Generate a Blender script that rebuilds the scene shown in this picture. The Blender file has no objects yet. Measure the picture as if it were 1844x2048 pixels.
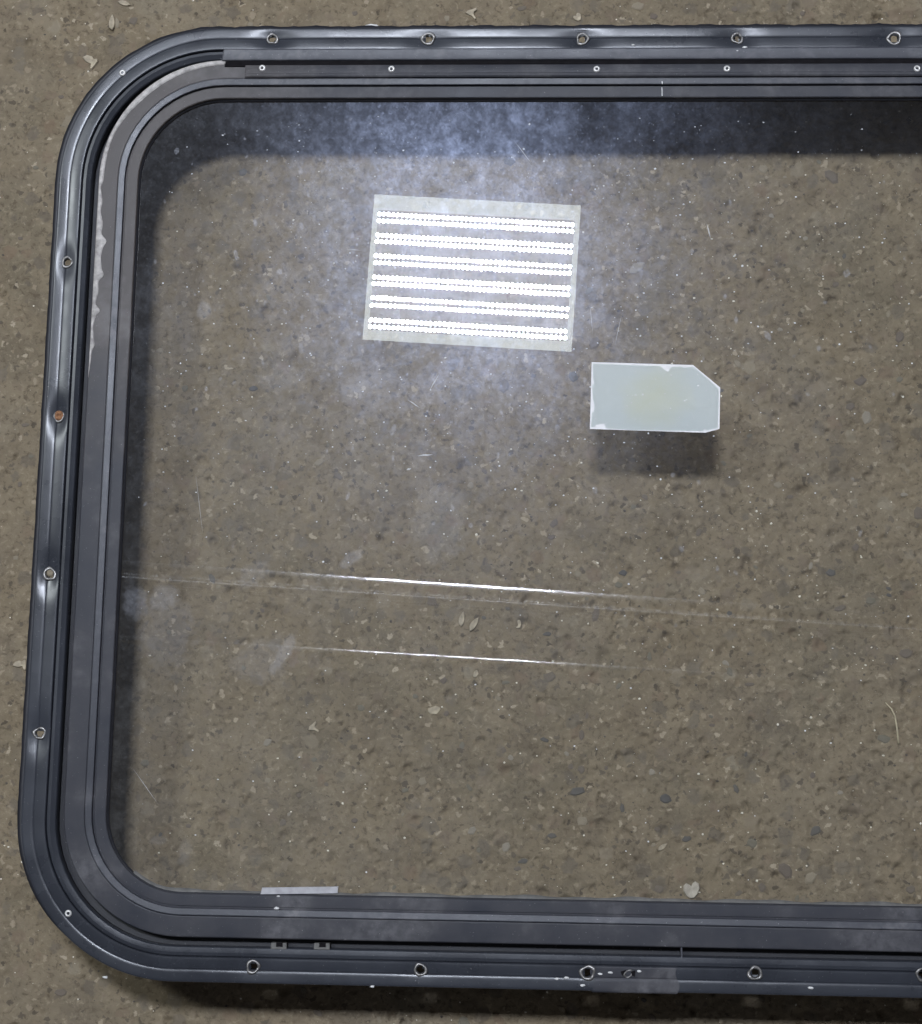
import bpy, bmesh, math, random
import numpy as np
from mathutils import Matrix, Vector

scene = bpy.context.scene
random.seed(7)
rng = np.random.default_rng(11)

# ------------------------------------------------------------------ camera, world, exposure
cam_data = bpy.data.cameras.new('camera')
cam = bpy.data.objects.new('camera', cam_data)
scene.collection.objects.link(cam)
cam_data.sensor_fit = 'HORIZONTAL'
cam_data.sensor_width = 36.0
cam_data.lens = 36.0 * 3500.0 / 1844.0
cam_data.clip_start = 0.01
cam_data.clip_end = 100.0
cam.matrix_world = Matrix(((0.998847, -0.009227, 0.047106, 0.307805),
                           (0.016280, 0.988308, -0.151601, 0.111666),
                           (-0.045157, 0.152193, 0.987319, 1.137854),
                           (0, 0, 0, 1)))
scene.camera = cam

world = bpy.data.worlds.new('World')
scene.world = world
world.use_nodes = True
world.node_tree.nodes['Background'].inputs[0].default_value = (0.90, 0.92, 1.0, 1)
world.node_tree.nodes['Background'].inputs[1].default_value = 0.09     # dim, unlit garage

vs = scene.view_settings
vs.view_transform = 'Standard'
vs.look = 'None'
vs.exposure = 0.0
vs.gamma = 1.0
vs.use_curve_mapping = False
cy = scene.cycles
cy.max_bounces = 5; cy.diffuse_bounces = 2; cy.glossy_bounces = 3; cy.transmission_bounces = 2; cy.transparent_max_bounces = 10
cy.caustics_reflective = False; cy.caustics_refractive = False
cy.sample_clamp_indirect = 0.0

LED_RADIANCE = 1600.0          # the lamp's chips: the main light of the place
LAMP_Z = 4.557
# a second ceiling lamp further along the row throws the faint second shadows to the right
area = bpy.data.lights.new('ceiling_lamp', 'AREA')
area.shape = 'RECTANGLE'; area.size = .69; area.size_y = .50
area.energy = 112.0
area.color = (.90, .97, 1.0)
area_ob = bpy.data.objects.new('ceiling_lamp', area)
scene.collection.objects.link(area_ob)
area_ob.location = (-2.40, 1.92, LAMP_Z)
area_ob.rotation_euler = (0, 0, math.radians(-3.2))

# ------------------------------------------------------------------ helpers
COL = scene.collection

def link(name, mesh, parent=None, mat=None, label=None, cat=None, group=None, kind=None):
    o = bpy.data.objects.new(name, mesh)
    COL.objects.link(o)
    if parent is not None:
        o.parent = parent
    if mat is not None and mesh is not None and len(mesh.materials) == 0:
        mesh.materials.append(mat)
    if label: o['label'] = label
    if cat: o['category'] = cat
    if group: o['group'] = group
    if kind: o['kind'] = kind
    return o

def mesh_from(verts, faces, smooth=False, name='m'):
    me = bpy.data.meshes.new(name)
    me.from_pydata([tuple(map(float, v)) for v in verts], [], faces)
    me.update()
    if smooth:
        me.polygons.foreach_set('use_smooth', [True] * len(me.polygons))
    return me

def np_grid_mesh(V, nx, ny, smooth=True):
    """V: (ny*nx,3) array -> quad mesh, quick path for big sheets"""
    idx = np.arange(nx * ny).reshape(ny, nx)
    q = np.stack([idx[:-1, :-1], idx[:-1, 1:], idx[1:, 1:], idx[1:, :-1]], -1).reshape(-1, 4)
    me = bpy.data.meshes.new('sheet')
    me.vertices.add(len(V)); me.vertices.foreach_set('co', V.astype(np.float32).ravel())
    me.loops.add(q.size); me.loops.foreach_set('vertex_index', q.astype(np.int32).ravel())
    me.polygons.add(len(q))
    me.polygons.foreach_set('loop_start', np.arange(0, q.size, 4, dtype=np.int32))
    me.polygons.foreach_set('loop_total', np.full(len(q), 4, dtype=np.int32))
    me.update(calc_edges=True)
    me.polygons.foreach_set('use_smooth', np.full(len(q), smooth))
    return me

# ---- node material helper
class NT:
    def __init__(self, name):
        self.m = bpy.data.materials.new(name); self.m.use_nodes = True
        self.t = self.m.node_tree; self.t.nodes.clear()
        self.out = self.t.nodes.new('ShaderNodeOutputMaterial')
    def n(self, typ, **kw):
        nd = self.t.nodes.new('ShaderNode' + typ)
        for k, v in kw.items():
            if k == 'inp':
                for i, val in v.items():
                    s = nd.inputs[i]
                    if isinstance(val, bpy.types.NodeSocket): self.t.links.new(val, s)
                    else: s.default_value = val
            else: setattr(nd, k, v)
        return nd
    def coord(self, scale=(1, 1, 1), rot=(0, 0, 0), which='Object'):
        c = self.n('TexCoord')
        return self.n('Mapping', inp={0: c.outputs[which], 2: rot, 3: scale}).outputs[0]
    def noise(self, vec, scale, detail=4, rough=.55, dist=0):
        return self.n('TexNoise', inp={'Vector': vec, 'Scale': scale, 'Detail': detail, 'Roughness': rough, 'Distortion': dist}).outputs['Fac']
    def ramp(self, fac, stops, interp='LINEAR'):
        r = self.n('ValToRGB', inp={0: fac}); e = r.color_ramp
        e.interpolation = interp
        while len(e.elements) < len(stops): e.elements.new(.5)
        for el, (p, c) in zip(e.elements, stops):
            el.position = p
            el.color = c if len(c) == 4 else (*c, 1)
        return r.outputs[0]
    def g(self, fac, a, b):        # grey ramp 0..1 between a and b
        return self.n('MapRange', inp={0: fac, 1: a, 2: b, 3: 0., 4: 1.}).outputs[0]
    def math(self, op, a, b=0.0):
        return self.n('Math', operation=op, inp={0: a, 1: b}).outputs[0]
    def mix(self, fac, a, b, blend='MIX'):
        m = self.n('Mix', data_type='RGBA', blend_type=blend)
        for s, v in ((m.inputs[0], fac), (m.inputs[6], a), (m.inputs[7], b)):
            if isinstance(v, bpy.types.NodeSocket): self.t.links.new(v, s)
            else: s.default_value = v if not (isinstance(v, tuple) and len(v) == 3) else (*v, 1)
        return m.outputs[2]
    def bump(self, h, strength, dist):
        return self.n('Bump', inp={'Strength': strength, 'Distance': dist, 'Height': h}).outputs[0]
    def princ(self, **kw):
        names = {'base': 'Base Color', 'rough': 'Roughness', 'metal': 'Metallic', 'spec': 'Specular IOR Level',
                 'normal': 'Normal', 'coat': 'Coat Weight', 'coatr': 'Coat Roughness', 'alpha': 'Alpha', 'aniso': 'Anisotropic'}
        inp = {}
        for k, v in kw.items():
            if k == 'base' and isinstance(v, tuple) and len(v) == 3: v = (*v, 1)
            inp[names[k]] = v
        return self.n('BsdfPrincipled', inp=inp).outputs[0]
    def done(self, sh):
        self.t.links.new(sh, self.out.inputs[0]); return self.m

# ------------------------------------------------------------------ materials
def mat_concrete():
    t = NT('worn_concrete'); v0 = t.coord()
    wob = t.n('TexNoise', inp={'Vector': v0, 'Scale': 160., 'Detail': 3., 'Roughness': .6})
    off = t.n('VectorMath', operation='SUBTRACT', inp={0: wob.outputs['Color'], 1: (.5, .5, .5)})
    off = t.n('VectorMath', operation='SCALE', inp={0: off.outputs[0], 'Scale': .010})
    v = t.n('VectorMath', operation='ADD', inp={0: v0, 1: off.outputs[0]}).outputs[0]
    big = t.noise(v, 7, 5, .6)
    mid = t.noise(v, 42, 5, .62)
    fine = t.noise(v, 260, 4, .65)
    c = t.ramp(big, [(.3, (0.162, 0.125, 0.077)), (.5, (0.180, 0.141, 0.090)), (.7, (0.168, 0.136, 0.092))])
    blotch = t.noise(v0, 6.5, 5, .62, 1.2)
    c = t.mix(t.math('MULTIPLY', t.g(blotch, .50, .38), .55), c, (.128, .106, .070))
    c = t.mix(t.math('MULTIPLY', t.g(blotch, .54, .66), .45), c, (.205, .178, .130))
    stain = t.g(t.noise(v0, 16, 4, .6, .8), .50, .66)
    c = t.mix(t.math('MULTIPLY', stain, .40), c, (.125, .100, .072))
    c = t.mix(t.math('MULTIPLY', t.g(mid, .46, .72), .8), c, (0.215, 0.171, 0.112))
    c = t.mix(t.math('MULTIPLY', t.g(mid, .45, .27), .6), c, (0.115, 0.086, 0.054))
    c = t.mix(t.math('MULTIPLY', t.g(fine, .46, .34), .75), c, (0.085, 0.063, 0.039))
    c = t.mix(t.math('MULTIPLY', t.g(fine, .57, .70), .75), c, (0.285, 0.234, 0.160))
    vo = t.n('TexVoronoi', inp={'Vector': v, 'Scale': 230., 'Randomness': 1.})
    tint = t.n('SeparateColor', inp={0: vo.outputs['Color']})
    sel = t.math('GREATER_THAN', tint.outputs[0], .74)
    near = t.g(vo.outputs['Distance'], .46, .34)
    grain = t.ramp(tint.outputs[1], [(.0, (0.055, 0.042, 0.029)), (.35, (0.110, 0.089, 0.064)), (.65, (0.200, 0.153, 0.098)), (1., (0.360, 0.302, 0.217))])
    c = t.mix(t.math('MULTIPLY', t.math('MULTIPLY', sel, near), .8), c, grain)
    vo2 = t.n('TexVoronoi', inp={'Vector': v, 'Scale': 88., 'Randomness': 1.})
    tint2 = t.n('SeparateColor', inp={0: vo2.outputs['Color']})
    sel2 = t.math('GREATER_THAN', tint2.outputs[0], .66)
    near2 = t.g(vo2.outputs['Distance'], .50, .36)
    grain2 = t.ramp(tint2.outputs[1], [(.0, (0.105, 0.086, 0.064)), (.4, (0.145, 0.121, 0.090)), (.7, (0.165, 0.116, 0.075)), (1., (0.235, 0.200, 0.143))])
    c = t.mix(t.math('MULTIPLY', t.math('MULTIPLY', sel2, near2), .62), c, grain2)
    hgt = t.math('ADD', fine, t.math('MULTIPLY', mid, 1.2))
    return t.done(t.princ(base=c, rough=.8, spec=.3, normal=t.bump(hgt, .7, .0012)))

def mat_stone(name, a, b, rough=.75):
    t = NT(name); v = t.coord()
    info = t.n('ObjectInfo')
    n = t.noise(v, 300, 4, .6)
    c = t.mix(t.g(n, .35, .65), a, b)
    c = t.mix(t.math('MULTIPLY', info.outputs['Random'], .30), c, (.165, .14, .10))
    return t.done(t.princ(base=c, rough=rough, spec=.35, normal=t.bump(t.noise(v, 700, 3), .3, .0004)))

def mat_paint(name, base, rough, wear=.0, brown=.0, dustc=(.30, .29, .28), spec=.5):
    """satin black paint on aluminium, a film of dust and rub marks"""
    t = NT(name); v = t.coord()
    n1 = t.noise(v, 22, 5, .6); n2 = t.noise(v, 160, 4, .6); n3 = t.noise(t.coord((1, 1, 1)), 900, 2, .5)
    c = t.mix(t.math('MULTIPLY', t.g(n1, .35, .7), .6), base, tuple(x * 1.55 for x in base))
    if brown:
        c = t.mix(t.math('MULTIPLY', t.g(n1, .3, .6), brown), c, (.082, .074, .070))
    if brown:
        xyz = t.n('SeparateXYZ', inp={0: v})
        ul = t.math('MULTIPLY', t.g(t.math('ADD', xyz.outputs[1], t.math('MULTIPLY', n1, .12)), .36, .48), t.g(xyz.outputs[0], .17, .07))
        c = t.mix(t.math('MULTIPLY', ul, .8), c, (.088, .077, .071))
        c = t.mix(t.math('MULTIPLY', t.math('MULTIPLY', ul, t.g(n1, .52, .66)), .35), c, (.19, .175, .165))
    if wear:
        c = t.mix(t.math('MULTIPLY', t.math('MULTIPLY', t.g(n1, .52, .70), t.g(n2, .35, .6)), wear), c, dustc)
    c = t.mix(t.math('MULTIPLY', t.math('GREATER_THAN', n3, .735), .45), c, (.36, .35, .35))
    r = t.n('MapRange', inp={0: n1, 1: .3, 2: .7, 3: rough - .05, 4: rough + .10}).outputs[0]
    return t.done(t.princ(base=c, rough=r, spec=spec, normal=t.bump(n2, .06, .0006)))

def mat_simple(name, base, rough=.6, metal=0., spec=.4, nscale=200, nb=.0006, var=.25):
    t = NT(name); v = t.coord()
    n = t.noise(v, nscale, 4, .6)
    c = t.mix(t.g(n, .3, .7), tuple(x * (1 - var) for x in base), tuple(min(1, x * (1 + var)) for x in base))
    return t.done(t.princ(base=c, rough=rough, metal=metal, spec=spec, normal=t.bump(n, .3, nb)))

def mat_emit(name, col, s):
    t = NT(name)
    e = t.n('Emission', inp={0: (*col, 1), 1: s})
    return t.done(e.outputs[0])

def mat_glass():
    """clear pane: reflection of both its faces by Fresnel, the rest passes straight through; a thin uneven film of dust on top"""
    t = NT('dusty_glass'); v = t.coord()
    geo = t.n('NewGeometry')
    front = t.math('SUBTRACT', 1.0, geo.outputs['Backfacing'])
    fr = t.n('Fresnel', inp={'IOR': 1.5}).outputs[0]
    fr = t.math('MULTIPLY', t.math('DIVIDE', t.math('MULTIPLY', fr, 2.0), t.math('ADD', fr, 1.0)), front)
    tr = t.n('BsdfTransparent', inp={0: (.985, .985, .975, 1)}).outputs[0]
    gl = t.n('BsdfGlossy', inp={'Color': (1, 1, 1, 1), 'Roughness': 0.0}).outputs[0]
    clear = t.n('MixShader', inp={0: fr, 1: tr, 2: gl}).outputs[0]
    cloud = t.g(t.noise(v, 13, 4, .65, .8), .34, .70)
    mott = t.g(t.noise(t.coord((1, .85, 1), (0, 0, .4)), 150, 4, .75, .4), .40, .70)
    wipe = t.g(t.noise(t.coord((1, .16, 1), (0, 0, -.25)), 60, 4, .65, .6), .50, .72)
    spat = t.g(t.noise(v, 420, 2, .6), .62, .74)
    film = t.math('ADD', t.math('MULTIPLY', t.math('ADD', cloud, .45), t.math('ADD', t.math('MULTIPLY', mott, .65), .45)), t.math('MULTIPLY', spat, .8))
    film = t.math('ADD', film, t.math('MULTIPLY', wipe, .16))
    # lamp's haze shaped by thicker grime in the upper middle; dry dust at left
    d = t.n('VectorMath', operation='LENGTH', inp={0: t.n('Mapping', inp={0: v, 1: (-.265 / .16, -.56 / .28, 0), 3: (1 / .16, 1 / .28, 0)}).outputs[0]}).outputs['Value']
    haze_thick = t.n('MapRange', interpolation_type='SMOOTHSTEP', inp={0: t.math('ADD', d, t.math('MULTIPLY', cloud, .3)), 1: .35, 2: 1.5, 3: 1.0, 4: .30}).outputs[0]
    xyz = t.n('SeparateXYZ', inp={0: v})
    left = t.n('MapRange', interpolation_type='SMOOTHSTEP', inp={0: t.math('ADD', xyz.outputs[0], t.math('MULTIPLY', cloud, .12)), 1: .16, 2: .46, 3: 1.0, 4: .18}).outputs[0]
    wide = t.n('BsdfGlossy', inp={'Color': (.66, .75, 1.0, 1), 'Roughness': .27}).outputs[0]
    diff = t.n('BsdfDiffuse', inp={'Color': (.50, .49, .47, 1)}).outputs[0]
    grime = t.math('MULTIPLY', t.math('MULTIPLY', t.math('MULTIPLY', film, haze_thick), GRIME_HAZE), front)
    dry = t.math('MULTIPLY', t.math('MULTIPLY', t.math('MULTIPLY', film, left), DRY_DUST), front)
    lower = t.n('MixShader', inp={0: dry, 1: clear, 2: diff}).outputs[0]
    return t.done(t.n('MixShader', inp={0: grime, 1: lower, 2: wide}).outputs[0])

def mat_glass_under():
    t = NT('glass_underside')
    return t.done(t.n('BsdfTransparent', inp={0: (.995, .995, .99, 1)}).outputs[0])

GRIME_HAZE = .0162
DRY_DUST = .050

def film_shader(t, amt):
    tr = t.n('BsdfTransparent', inp={0: (1, 1, 1, 1)}).outputs[0]
    gl = t.n('BsdfGlossy', inp={'Color': (.85, .88, 1, 1), 'Roughness': .5}).outputs[0]
    di = t.n('BsdfDiffuse', inp={'Color': (.62, .62, .63, 1)}).outputs[0]
    du = t.n('MixShader', inp={0: .7, 1: gl, 2: di}).outputs[0]
    return t.done(t.n('MixShader', inp={0: amt, 1: tr, 2: du}).outputs[0])

def mat_smudge(name, k, lo, hi):
    """greasy print: fades out from the middle of its own patch"""
    t = NT(name); v = t.coord(which='Generated')
    v = t.n('VectorMath', operation='MULTIPLY', inp={0: v, 1: (1, 1, 0)}).outputs[0]
    d = t.n('VectorMath', operation='DISTANCE', inp={0: v, 1: (.5, .5, 0)}).outputs['Value']
    edge = t.g(t.math('ADD', d, t.math('MULTIPLY', t.math('SUBTRACT', t.noise(t.coord(), 95, 5, .7), .5), .75)), lo, hi)
    rid = t.g(t.noise(t.coord(), 320, 4, .65), .3, .7)
    return film_shader(t, t.math('MULTIPLY', edge, t.math('MULTIPLY', t.math('ADD', rid, .5), k)))

def mat_spot():
    """lime left by a dried drop"""
    t = NT('dried_drop')
    n = t.g(t.noise(t.coord(), 500, 3, .6), .3, .7)
    return film_shader(t, t.math('MULTIPLY', t.math('ADD', n, .4), .075))

def mat_sticker():
    t = NT('sticker_face'); v = t.coord()
    n = t.noise(v, 60, 4, .6); n2 = t.noise(v, 700, 3, .6)
    d = t.n('VectorMath', operation='DISTANCE', inp={0: v, 1: (.378, .353, .0575)}).outputs['Value']
    stain = t.math('MULTIPLY', t.g(t.math('ADD', d, t.math('MULTIPLY', t.math('SUBTRACT', n, .5), .03)), .026, .004), .75)
    c = t.mix(stain, (.68, .765, .765), (.70, .75, .58))
    c = t.mix(t.math('MULTIPLY', t.g(n2, .62, .74), .8), c, (.80, .84, .86))
    di = t.princ(base=c, rough=.45, spec=.4, normal=t.bump(n2, .2, .0003))
    tl = t.n('BsdfTranslucent', inp={0: (.85, .80, .68, 1)}).outputs[0]
    paper = t.n('MixShader', inp={0: .42, 1: di, 2: tl}).outputs[0]
    thin = t.n('BsdfTransparent', inp={0: (1, .97, .9, 1)}).outputs[0]
    return t.done(t.n('MixShader', inp={0: .16, 1: paper, 2: thin}).outputs[0])

M = {
    'concrete': mat_concrete(),
    'slate': mat_stone('slate_stone', (.050, .046, .042), (.080, .073, .065), .6),
    'umber': mat_stone('umber_stone', (.100, .078, .060), (.140, .112, .086)),
    'tan': mat_stone('tan_stone', (.19, .155, .105), (.25, .21, .15)),
    'pale': mat_stone('pale_stone', (.20, .172, .132), (.27, .236, .185)),
    'olive': mat_stone('olive_stone', (.115, .100, .072), (.155, .138, .102)),
    'grit': mat_simple('pale_grit', (.74, .69, .58), .4),
    'darkgrit': mat_simple('dark_grit', (.075, .062, .05), .8),
    'flake': mat_simple('pale_flake', (.34, .285, .20), .65, var=.35),
    'heart': mat_simple('cream_flake', (.36, .32, .26), .6),
    'straw': mat_simple('straw', (.42, .36, .24), .5),
    'paint': mat_paint('satin_black_paint', (.023, .025, .031), .27, spec=.33),
    'sash': mat_paint('rubbed_black_paint', (.023, .025, .033), .46, wear=.40, brown=.35, dustc=(.17, .165, .17), spec=.18),
    'rib': mat_paint('rubbed_rib', (.034, .035, .042), .36, wear=.5, dustc=(.20, .19, .19), spec=.26),
    'hinge': mat_paint('scuffed_black_paint', (.040, .041, .049), .42, wear=.5, dustc=(.22, .215, .215), spec=.3),
    'under': mat_paint('dull_black_paint', (.009, .009, .012), .6),
    'rubber': mat_simple('black_rubber', (.012, .012, .016), .55),
    'steel': mat_simple('bare_aluminium', (.22, .21, .20), .42, .7, nscale=500),
    'bright_steel': mat_simple('bright_screw', (.62, .60, .57), .45, .55, nscale=700),
    'rust': mat_simple('rusty_steel', (.20, .095, .045), .85, nscale=900, var=.5),
    'hole': mat_simple('dark_recess', (.008, .007, .008), .9, spec=.1),
    'sealant': mat_simple('dried_sealant', (.36, .335, .315), .6, nscale=260, var=.4),
    'seal_white': mat_simple('white_sealant', (.66, .65, .63), .55),
    'bead': mat_simple('grey_sealant_bead', (.105, .100, .092), .6, nscale=120, var=.3),
    'paper': mat_simple('white_sticker_border', (.68, .66, .65), .55, var=.06),
    'strip': mat_simple('pale_strip', (.34, .33, .34), .55, var=.2),
    'dusty': mat_simple('glass_dust', (.62, .62, .62), .8),
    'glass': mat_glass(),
    'glass_under': mat_glass_under(),
    'smudge': mat_smudge('smudge_film', .028, .42, .26),
    'print': mat_smudge('finger_print', .05, .46, .30),
    'spot': mat_spot(),
    'scratch': mat_simple('glass_scratch', (.42, .41, .40), .6),
    'sticker': mat_sticker(),
    'lampwhite': None,
}

LAMP_XY = (0.065, 1.7692)
STONES = [(0.3878, 0.1021, 0.0039, 1.3, 10, 'slate'), (0.3312, 0.106, 0.0044, 1.8, 20, 'slate'), (0.3597, 0.0959, 0.0024, 0.5, 5, 'slate'), (0.3098, 0.1385, 0.0024, 2, -15, 'slate'), (0.4943, 0.2489, 0.0031, 1.3, 0, 'slate'), (0.4822, 0.0837, 0.0039, 1.2, 40, 'slate'), (0.113, 0.369, 0.0028, 1.8, 15, 'slate'), (0.1518, 0.1005, 0.0016, 1, 0, 'umber'), (0.2862, 0.0701, 0.0032, 1.2, 50, 'pale'), (0.264, 0.0799, 0.0032, 1.3, 40, 'pale'), (0.2967, 0.0614, 0.0028, 1.6, 10, 'slate'), (0.3797, 0.073, 0.0016, 1.5, 30, 'tan'), (0.3109, 0.2068, 0.0024, 1.6, 5, 'slate'), (0.3152, 0.0776, 0.0026, 2.0, -10, 'slate'), (0.2935, 0.0566, 0.0023, 1.6, 15, 'umber'), (0.2684, 0.0679, 0.0018, 1.2, 60, 'olive'), (0.3829, 0.0456, 0.0032, 1.2, 0, 'umber'), (0.3346, 0.0875, 0.0036, 1.2, 30, 'tan'), (0.3665, 0.291, 0.0021, 1.3, 20, 'olive'), (0.3136, 0.2704, 0.0024, 1.5, 10, 'umber'), (0.4094, 0.2747, 0.0026, 1.4, 70, 'umber'), (0.36, 0.2475, 0.0028, 1.1, 0, 'slate'), (0.4288, 0.2218, 0.0018, 1.2, 0, 'slate'), (0.4689, 0.2987, 0.0021, 1.2, 0, 'umber'), (0.5109, 0.2657, 0.0029, 1.3, 20, 'umber'), (0.52, 0.2311, 0.0032, 1.5, 10, 'olive'), (0.542, 0.197, 0.0042, 1.3, 0, 'umber'), (0.5005, 0.2259, 0.0032, 2, 15, 'umber'), (0.4429, 0.339, 0.0021, 1.3, 30, 'olive'), (0.5007, 0.4424, 0.0023, 1.2, 20, 'umber'), (0.4636, 0.411, 0.0019, 1.3, 0, 'pale'), (0.4811, 0.4738, 0.0021, 1.1, 0, 'pale'), (0.0083, 0.6284, 0.0029, 0.55, 5, 'tan'), (-0.0281, 0.5745, 0.0019, 1.3, 0, 'umber'), (-0.0431, 0.5233, 0.0021, 1.3, 0, 'olive'), (-0.0508, 0.4728, 0.0019, 1.4, 0, 'umber'), (-0.0356, 0.3217, 0.0018, 1.2, 10, 'olive'), (-0.0421, 0.2532, 0.0019, 1.3, 30, 'tan'), (-0.0279, 0.0877, 0.0021, 1.2, 0, 'umber'), (0.0029, -0.0265, 0.0036, 1.6, 0, 'umber'), (0.1743, 0.6347, 0.0024, 1.4, -10, 'umber'), (0.2897, 0.6379, 0.0028, 1.5, 10, 'umber'), (0.3799, 0.6319, 0.0029, 1.2, 0, 'umber'), (0.3695, 0.6393, 0.0042, 1.4, 0, 'tan'), (0.4351, 0.6372, 0.0024, 1, 0, 'umber'), (0.4815, 0.6333, 0.0021, 1, 0, 'umber'), (0.2259, 0.165, 0.0021, 1, 0, 'olive'), (0.4415, 0.1761, 0.0024, 2, 0, 'umber'), (0.2206, 0.1048, 0.0023, 1.4, 20, 'olive'), (0.1883, 0.085, 0.0021, 1.3, 0, 'umber'), (0.161, 0.1233, 0.0019, 1.2, 0, 'olive')]
FLAKES = {'heart': (0.4037, 0.0454), 'chipA': (0.2553, 0.2157), 'chipB': (0.2633, 0.2125), 'curl': (0.1604, 0.1438), 'oval': (0.2382, 0.1563), 'corner': (-0.0088, 0.6002), 'hook': (0.2555, 0.6336), 'oval2': (0.0051, 0.6284), 'corner2': (0.013, 0.6425), 'left': (-0.0348, 0.1822), 'topchip': (0.328, 0.6307), 'tiny': (0.2648, 0.1802), 'bean': (0.3855, 0.0719), 'chipC': (0.2917, 0.2129)}
STRAW = [(0.5278, 0.1654), (0.5315, 0.1614), (0.5336, 0.1569), (0.535, 0.1481), (0.5355, 0.1395)]
STICKER = [(0.3373, 0.3741), (0.401, 0.3726), (0.4179, 0.3582), (0.4173, 0.3317), (0.4083, 0.3292), (0.3364, 0.3311)]
STICKER_IN = [(0.3379, 0.3731), (0.3568, 0.3725), (0.3804, 0.3718), (0.383, 0.3695), (0.3853, 0.3681), (0.387, 0.371), (0.3935, 0.3717), (0.3951, 0.3708), (0.4006, 0.3715), (0.404, 0.3692), (0.417, 0.3574), (0.4168, 0.3485), (0.4163, 0.3322), (0.409, 0.3306), (0.408, 0.3318), (0.4072, 0.3303), (0.383, 0.3304), (0.3634, 0.3306), (0.3497, 0.3314), (0.3464, 0.3317), (0.3454, 0.3347), (0.3405, 0.3338), (0.3389, 0.3323), (0.3373, 0.3321), (0.3376, 0.3413), (0.3389, 0.3426), (0.3392, 0.3467), (0.338, 0.3507), (0.3377, 0.3588), (0.3391, 0.3608), (0.3382, 0.3635)]
HOLES = [('top', 0.1283, 0.5878), ('top', 0.23, 0.5874), ('top', 0.3302, 0.587), ('top', 0.4296, 0.587), ('top', 0.5297, 0.5866), ('left', 0.0006, 0.4367), ('left', 0.0002, 0.3356), ('left', -0.0004, 0.2351), ('left', -0.0015, 0.1363), ('bottom', 0.136, -0.001), ('bottom', 0.2368, -0.0006), ('bottom', 0.3366, -0.0003), ('bottom', 0.4356, 0.0015), ('bottom', 0.5337, 0.003)]
RIVETS = [(0.0308, 0.5643), (0.0223, 0.0281)]
HSCREWS = [(0.1225, 0.5672), (0.2068, 0.5663), (0.3394, 0.5659), (0.4228, 0.566), (0.5435, 0.5657)]
HR0 = (0.0967, 0.576)
HS0 = (0.111, 0.5648)
hinge = [0.58, 0.5727, 0.5689, 0.5613, 0.5596, 0.5555, 0.5469]
STRIP = [(0.1392, 0.0453), (0.1856, 0.0468), (0.1853, 0.0429), (0.1384, 0.0414)]
TORN = (0.3606, -0.0003)
SEAM = (0.3915, -0.002)
WEEP = [(0.1508, 0.0125), (0.1769, 0.0128)]
MARK = [(0.3814, 0.5579), (0.3813, 0.5476)]
SMUDGE = [(0.1886, 0.2474, 0.0084, 0.0039, 30), (0.0712, 0.2216, 0.0091, 0.0078, 10), (0.0535, 0.2182, 0.0078, 0.0097, 20), (0.089, 0.4061, 0.0045, 0.0065, 0), (0.1269, 0.2365, 0.013, 0.0078, 30), (0.135, 0.1844, 0.0227, 0.0146, 10), (0.1475, 0.1877, 0.0039, 0.013, -30), (0.1875, 0.3552, 0.0084, 0.0097, 0), (0.2437, 0.2713, 0.0195, 0.026, 0), (0.0906, 0.0662, 0.0045, 0.0084, -10), (0.0732, 0.072, 0.0058, 0.0032, 0), (0.0741, 0.1994, 0.0195, 0.0227, 0), (0.2003, 0.3585, 0.0195, 0.0162, 0), (0.142, 0.3631, 0.0162, 0.0097, 0)]
BITS = [(0.1926, 0.5979), (0.2573, 0.5973), (0.2744, 0.5972), (0.3524, 0.5969), (0.3236, 0.597), (-0.0083, 0.4991), (-0.0075, 0.4961), (0.1491, 0.0336), (0.0458, -0.0093), (0.4294, 0.578), (0.4343, 0.5804), (0.3628, 0.5823), (0.1495, 0.0405), (0.3441, -0.0009), (0.3501, 0.0001), (0.3239, -0.0034), (0.3185, -0.0041), (0.3672, 0.0013), (0.2082, -0.0109), (0.3336, -0.0076), (0.4681, -0.0062)]


# ------------------------------------------------------------------ floor: one sheet, fine where it is seen
def value_noise(X, Y, cell, seed):
    r = np.random.default_rng(seed)
    n = 256
    T = r.random((n, n)).astype(np.float32)
    gx = X / cell + 1000.0; gy = Y / cell + 1000.0
    ix = np.floor(gx).astype(int); iy = np.floor(gy).astype(int)
    fx = gx - ix; fy = gy - iy
    fx = fx * fx * fx * (fx * (6 * fx - 15) + 10); fy = fy * fy * fy * (fy * (6 * fy - 15) + 10)
    a = T[iy % n, ix % n]; b = T[iy % n, (ix + 1) % n]; c = T[(iy + 1) % n, ix % n]; d = T[(iy + 1) % n, (ix + 1) % n]
    return (a * (1 - fx) + b * fx) * (1 - fy) + (c * (1 - fx) + d * fx) * fy - .5

def graded(lo, hi, step, far):
    core = np.arange(lo, hi + step * .5, step)
    ext = []; s = step; p = 0.0
    while p < far:
        s *= 1.35; p += s; ext.append(p)
    ext = np.array(ext)
    return np.concatenate([(lo - ext)[::-1], core, core[-1] + ext])

gx = graded(-.115, .640, .00105, 2.2)
gy = graded(-.095, .690, .00105, 2.2)
FX, FY = np.meshgrid(gx, gy)
# the skin of cement is whole to the left and outside the window, scoured to the right and below
rough_zone = np.clip((value_noise(FX, FY, .11, 5) * 1.3 + value_noise(FX, FY, .04, 15) * .8 + (FX - .20) * 1.6 - (FY - .30) * .9 + .25), 0.10, 1.2)
H = (value_noise(FX, FY, .15, 1) * .0016 + value_noise(FX, FY, .045, 2) * .0010 + value_noise(FX, FY, .017, 3) * .0007
     + rough_zone * (value_noise(FX, FY, .0085, 4) * .0011 + value_noise(FX, FY, .0041, 6) * .0012)
     + value_noise(FX, FY, .0021, 7) * .00045)
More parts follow.
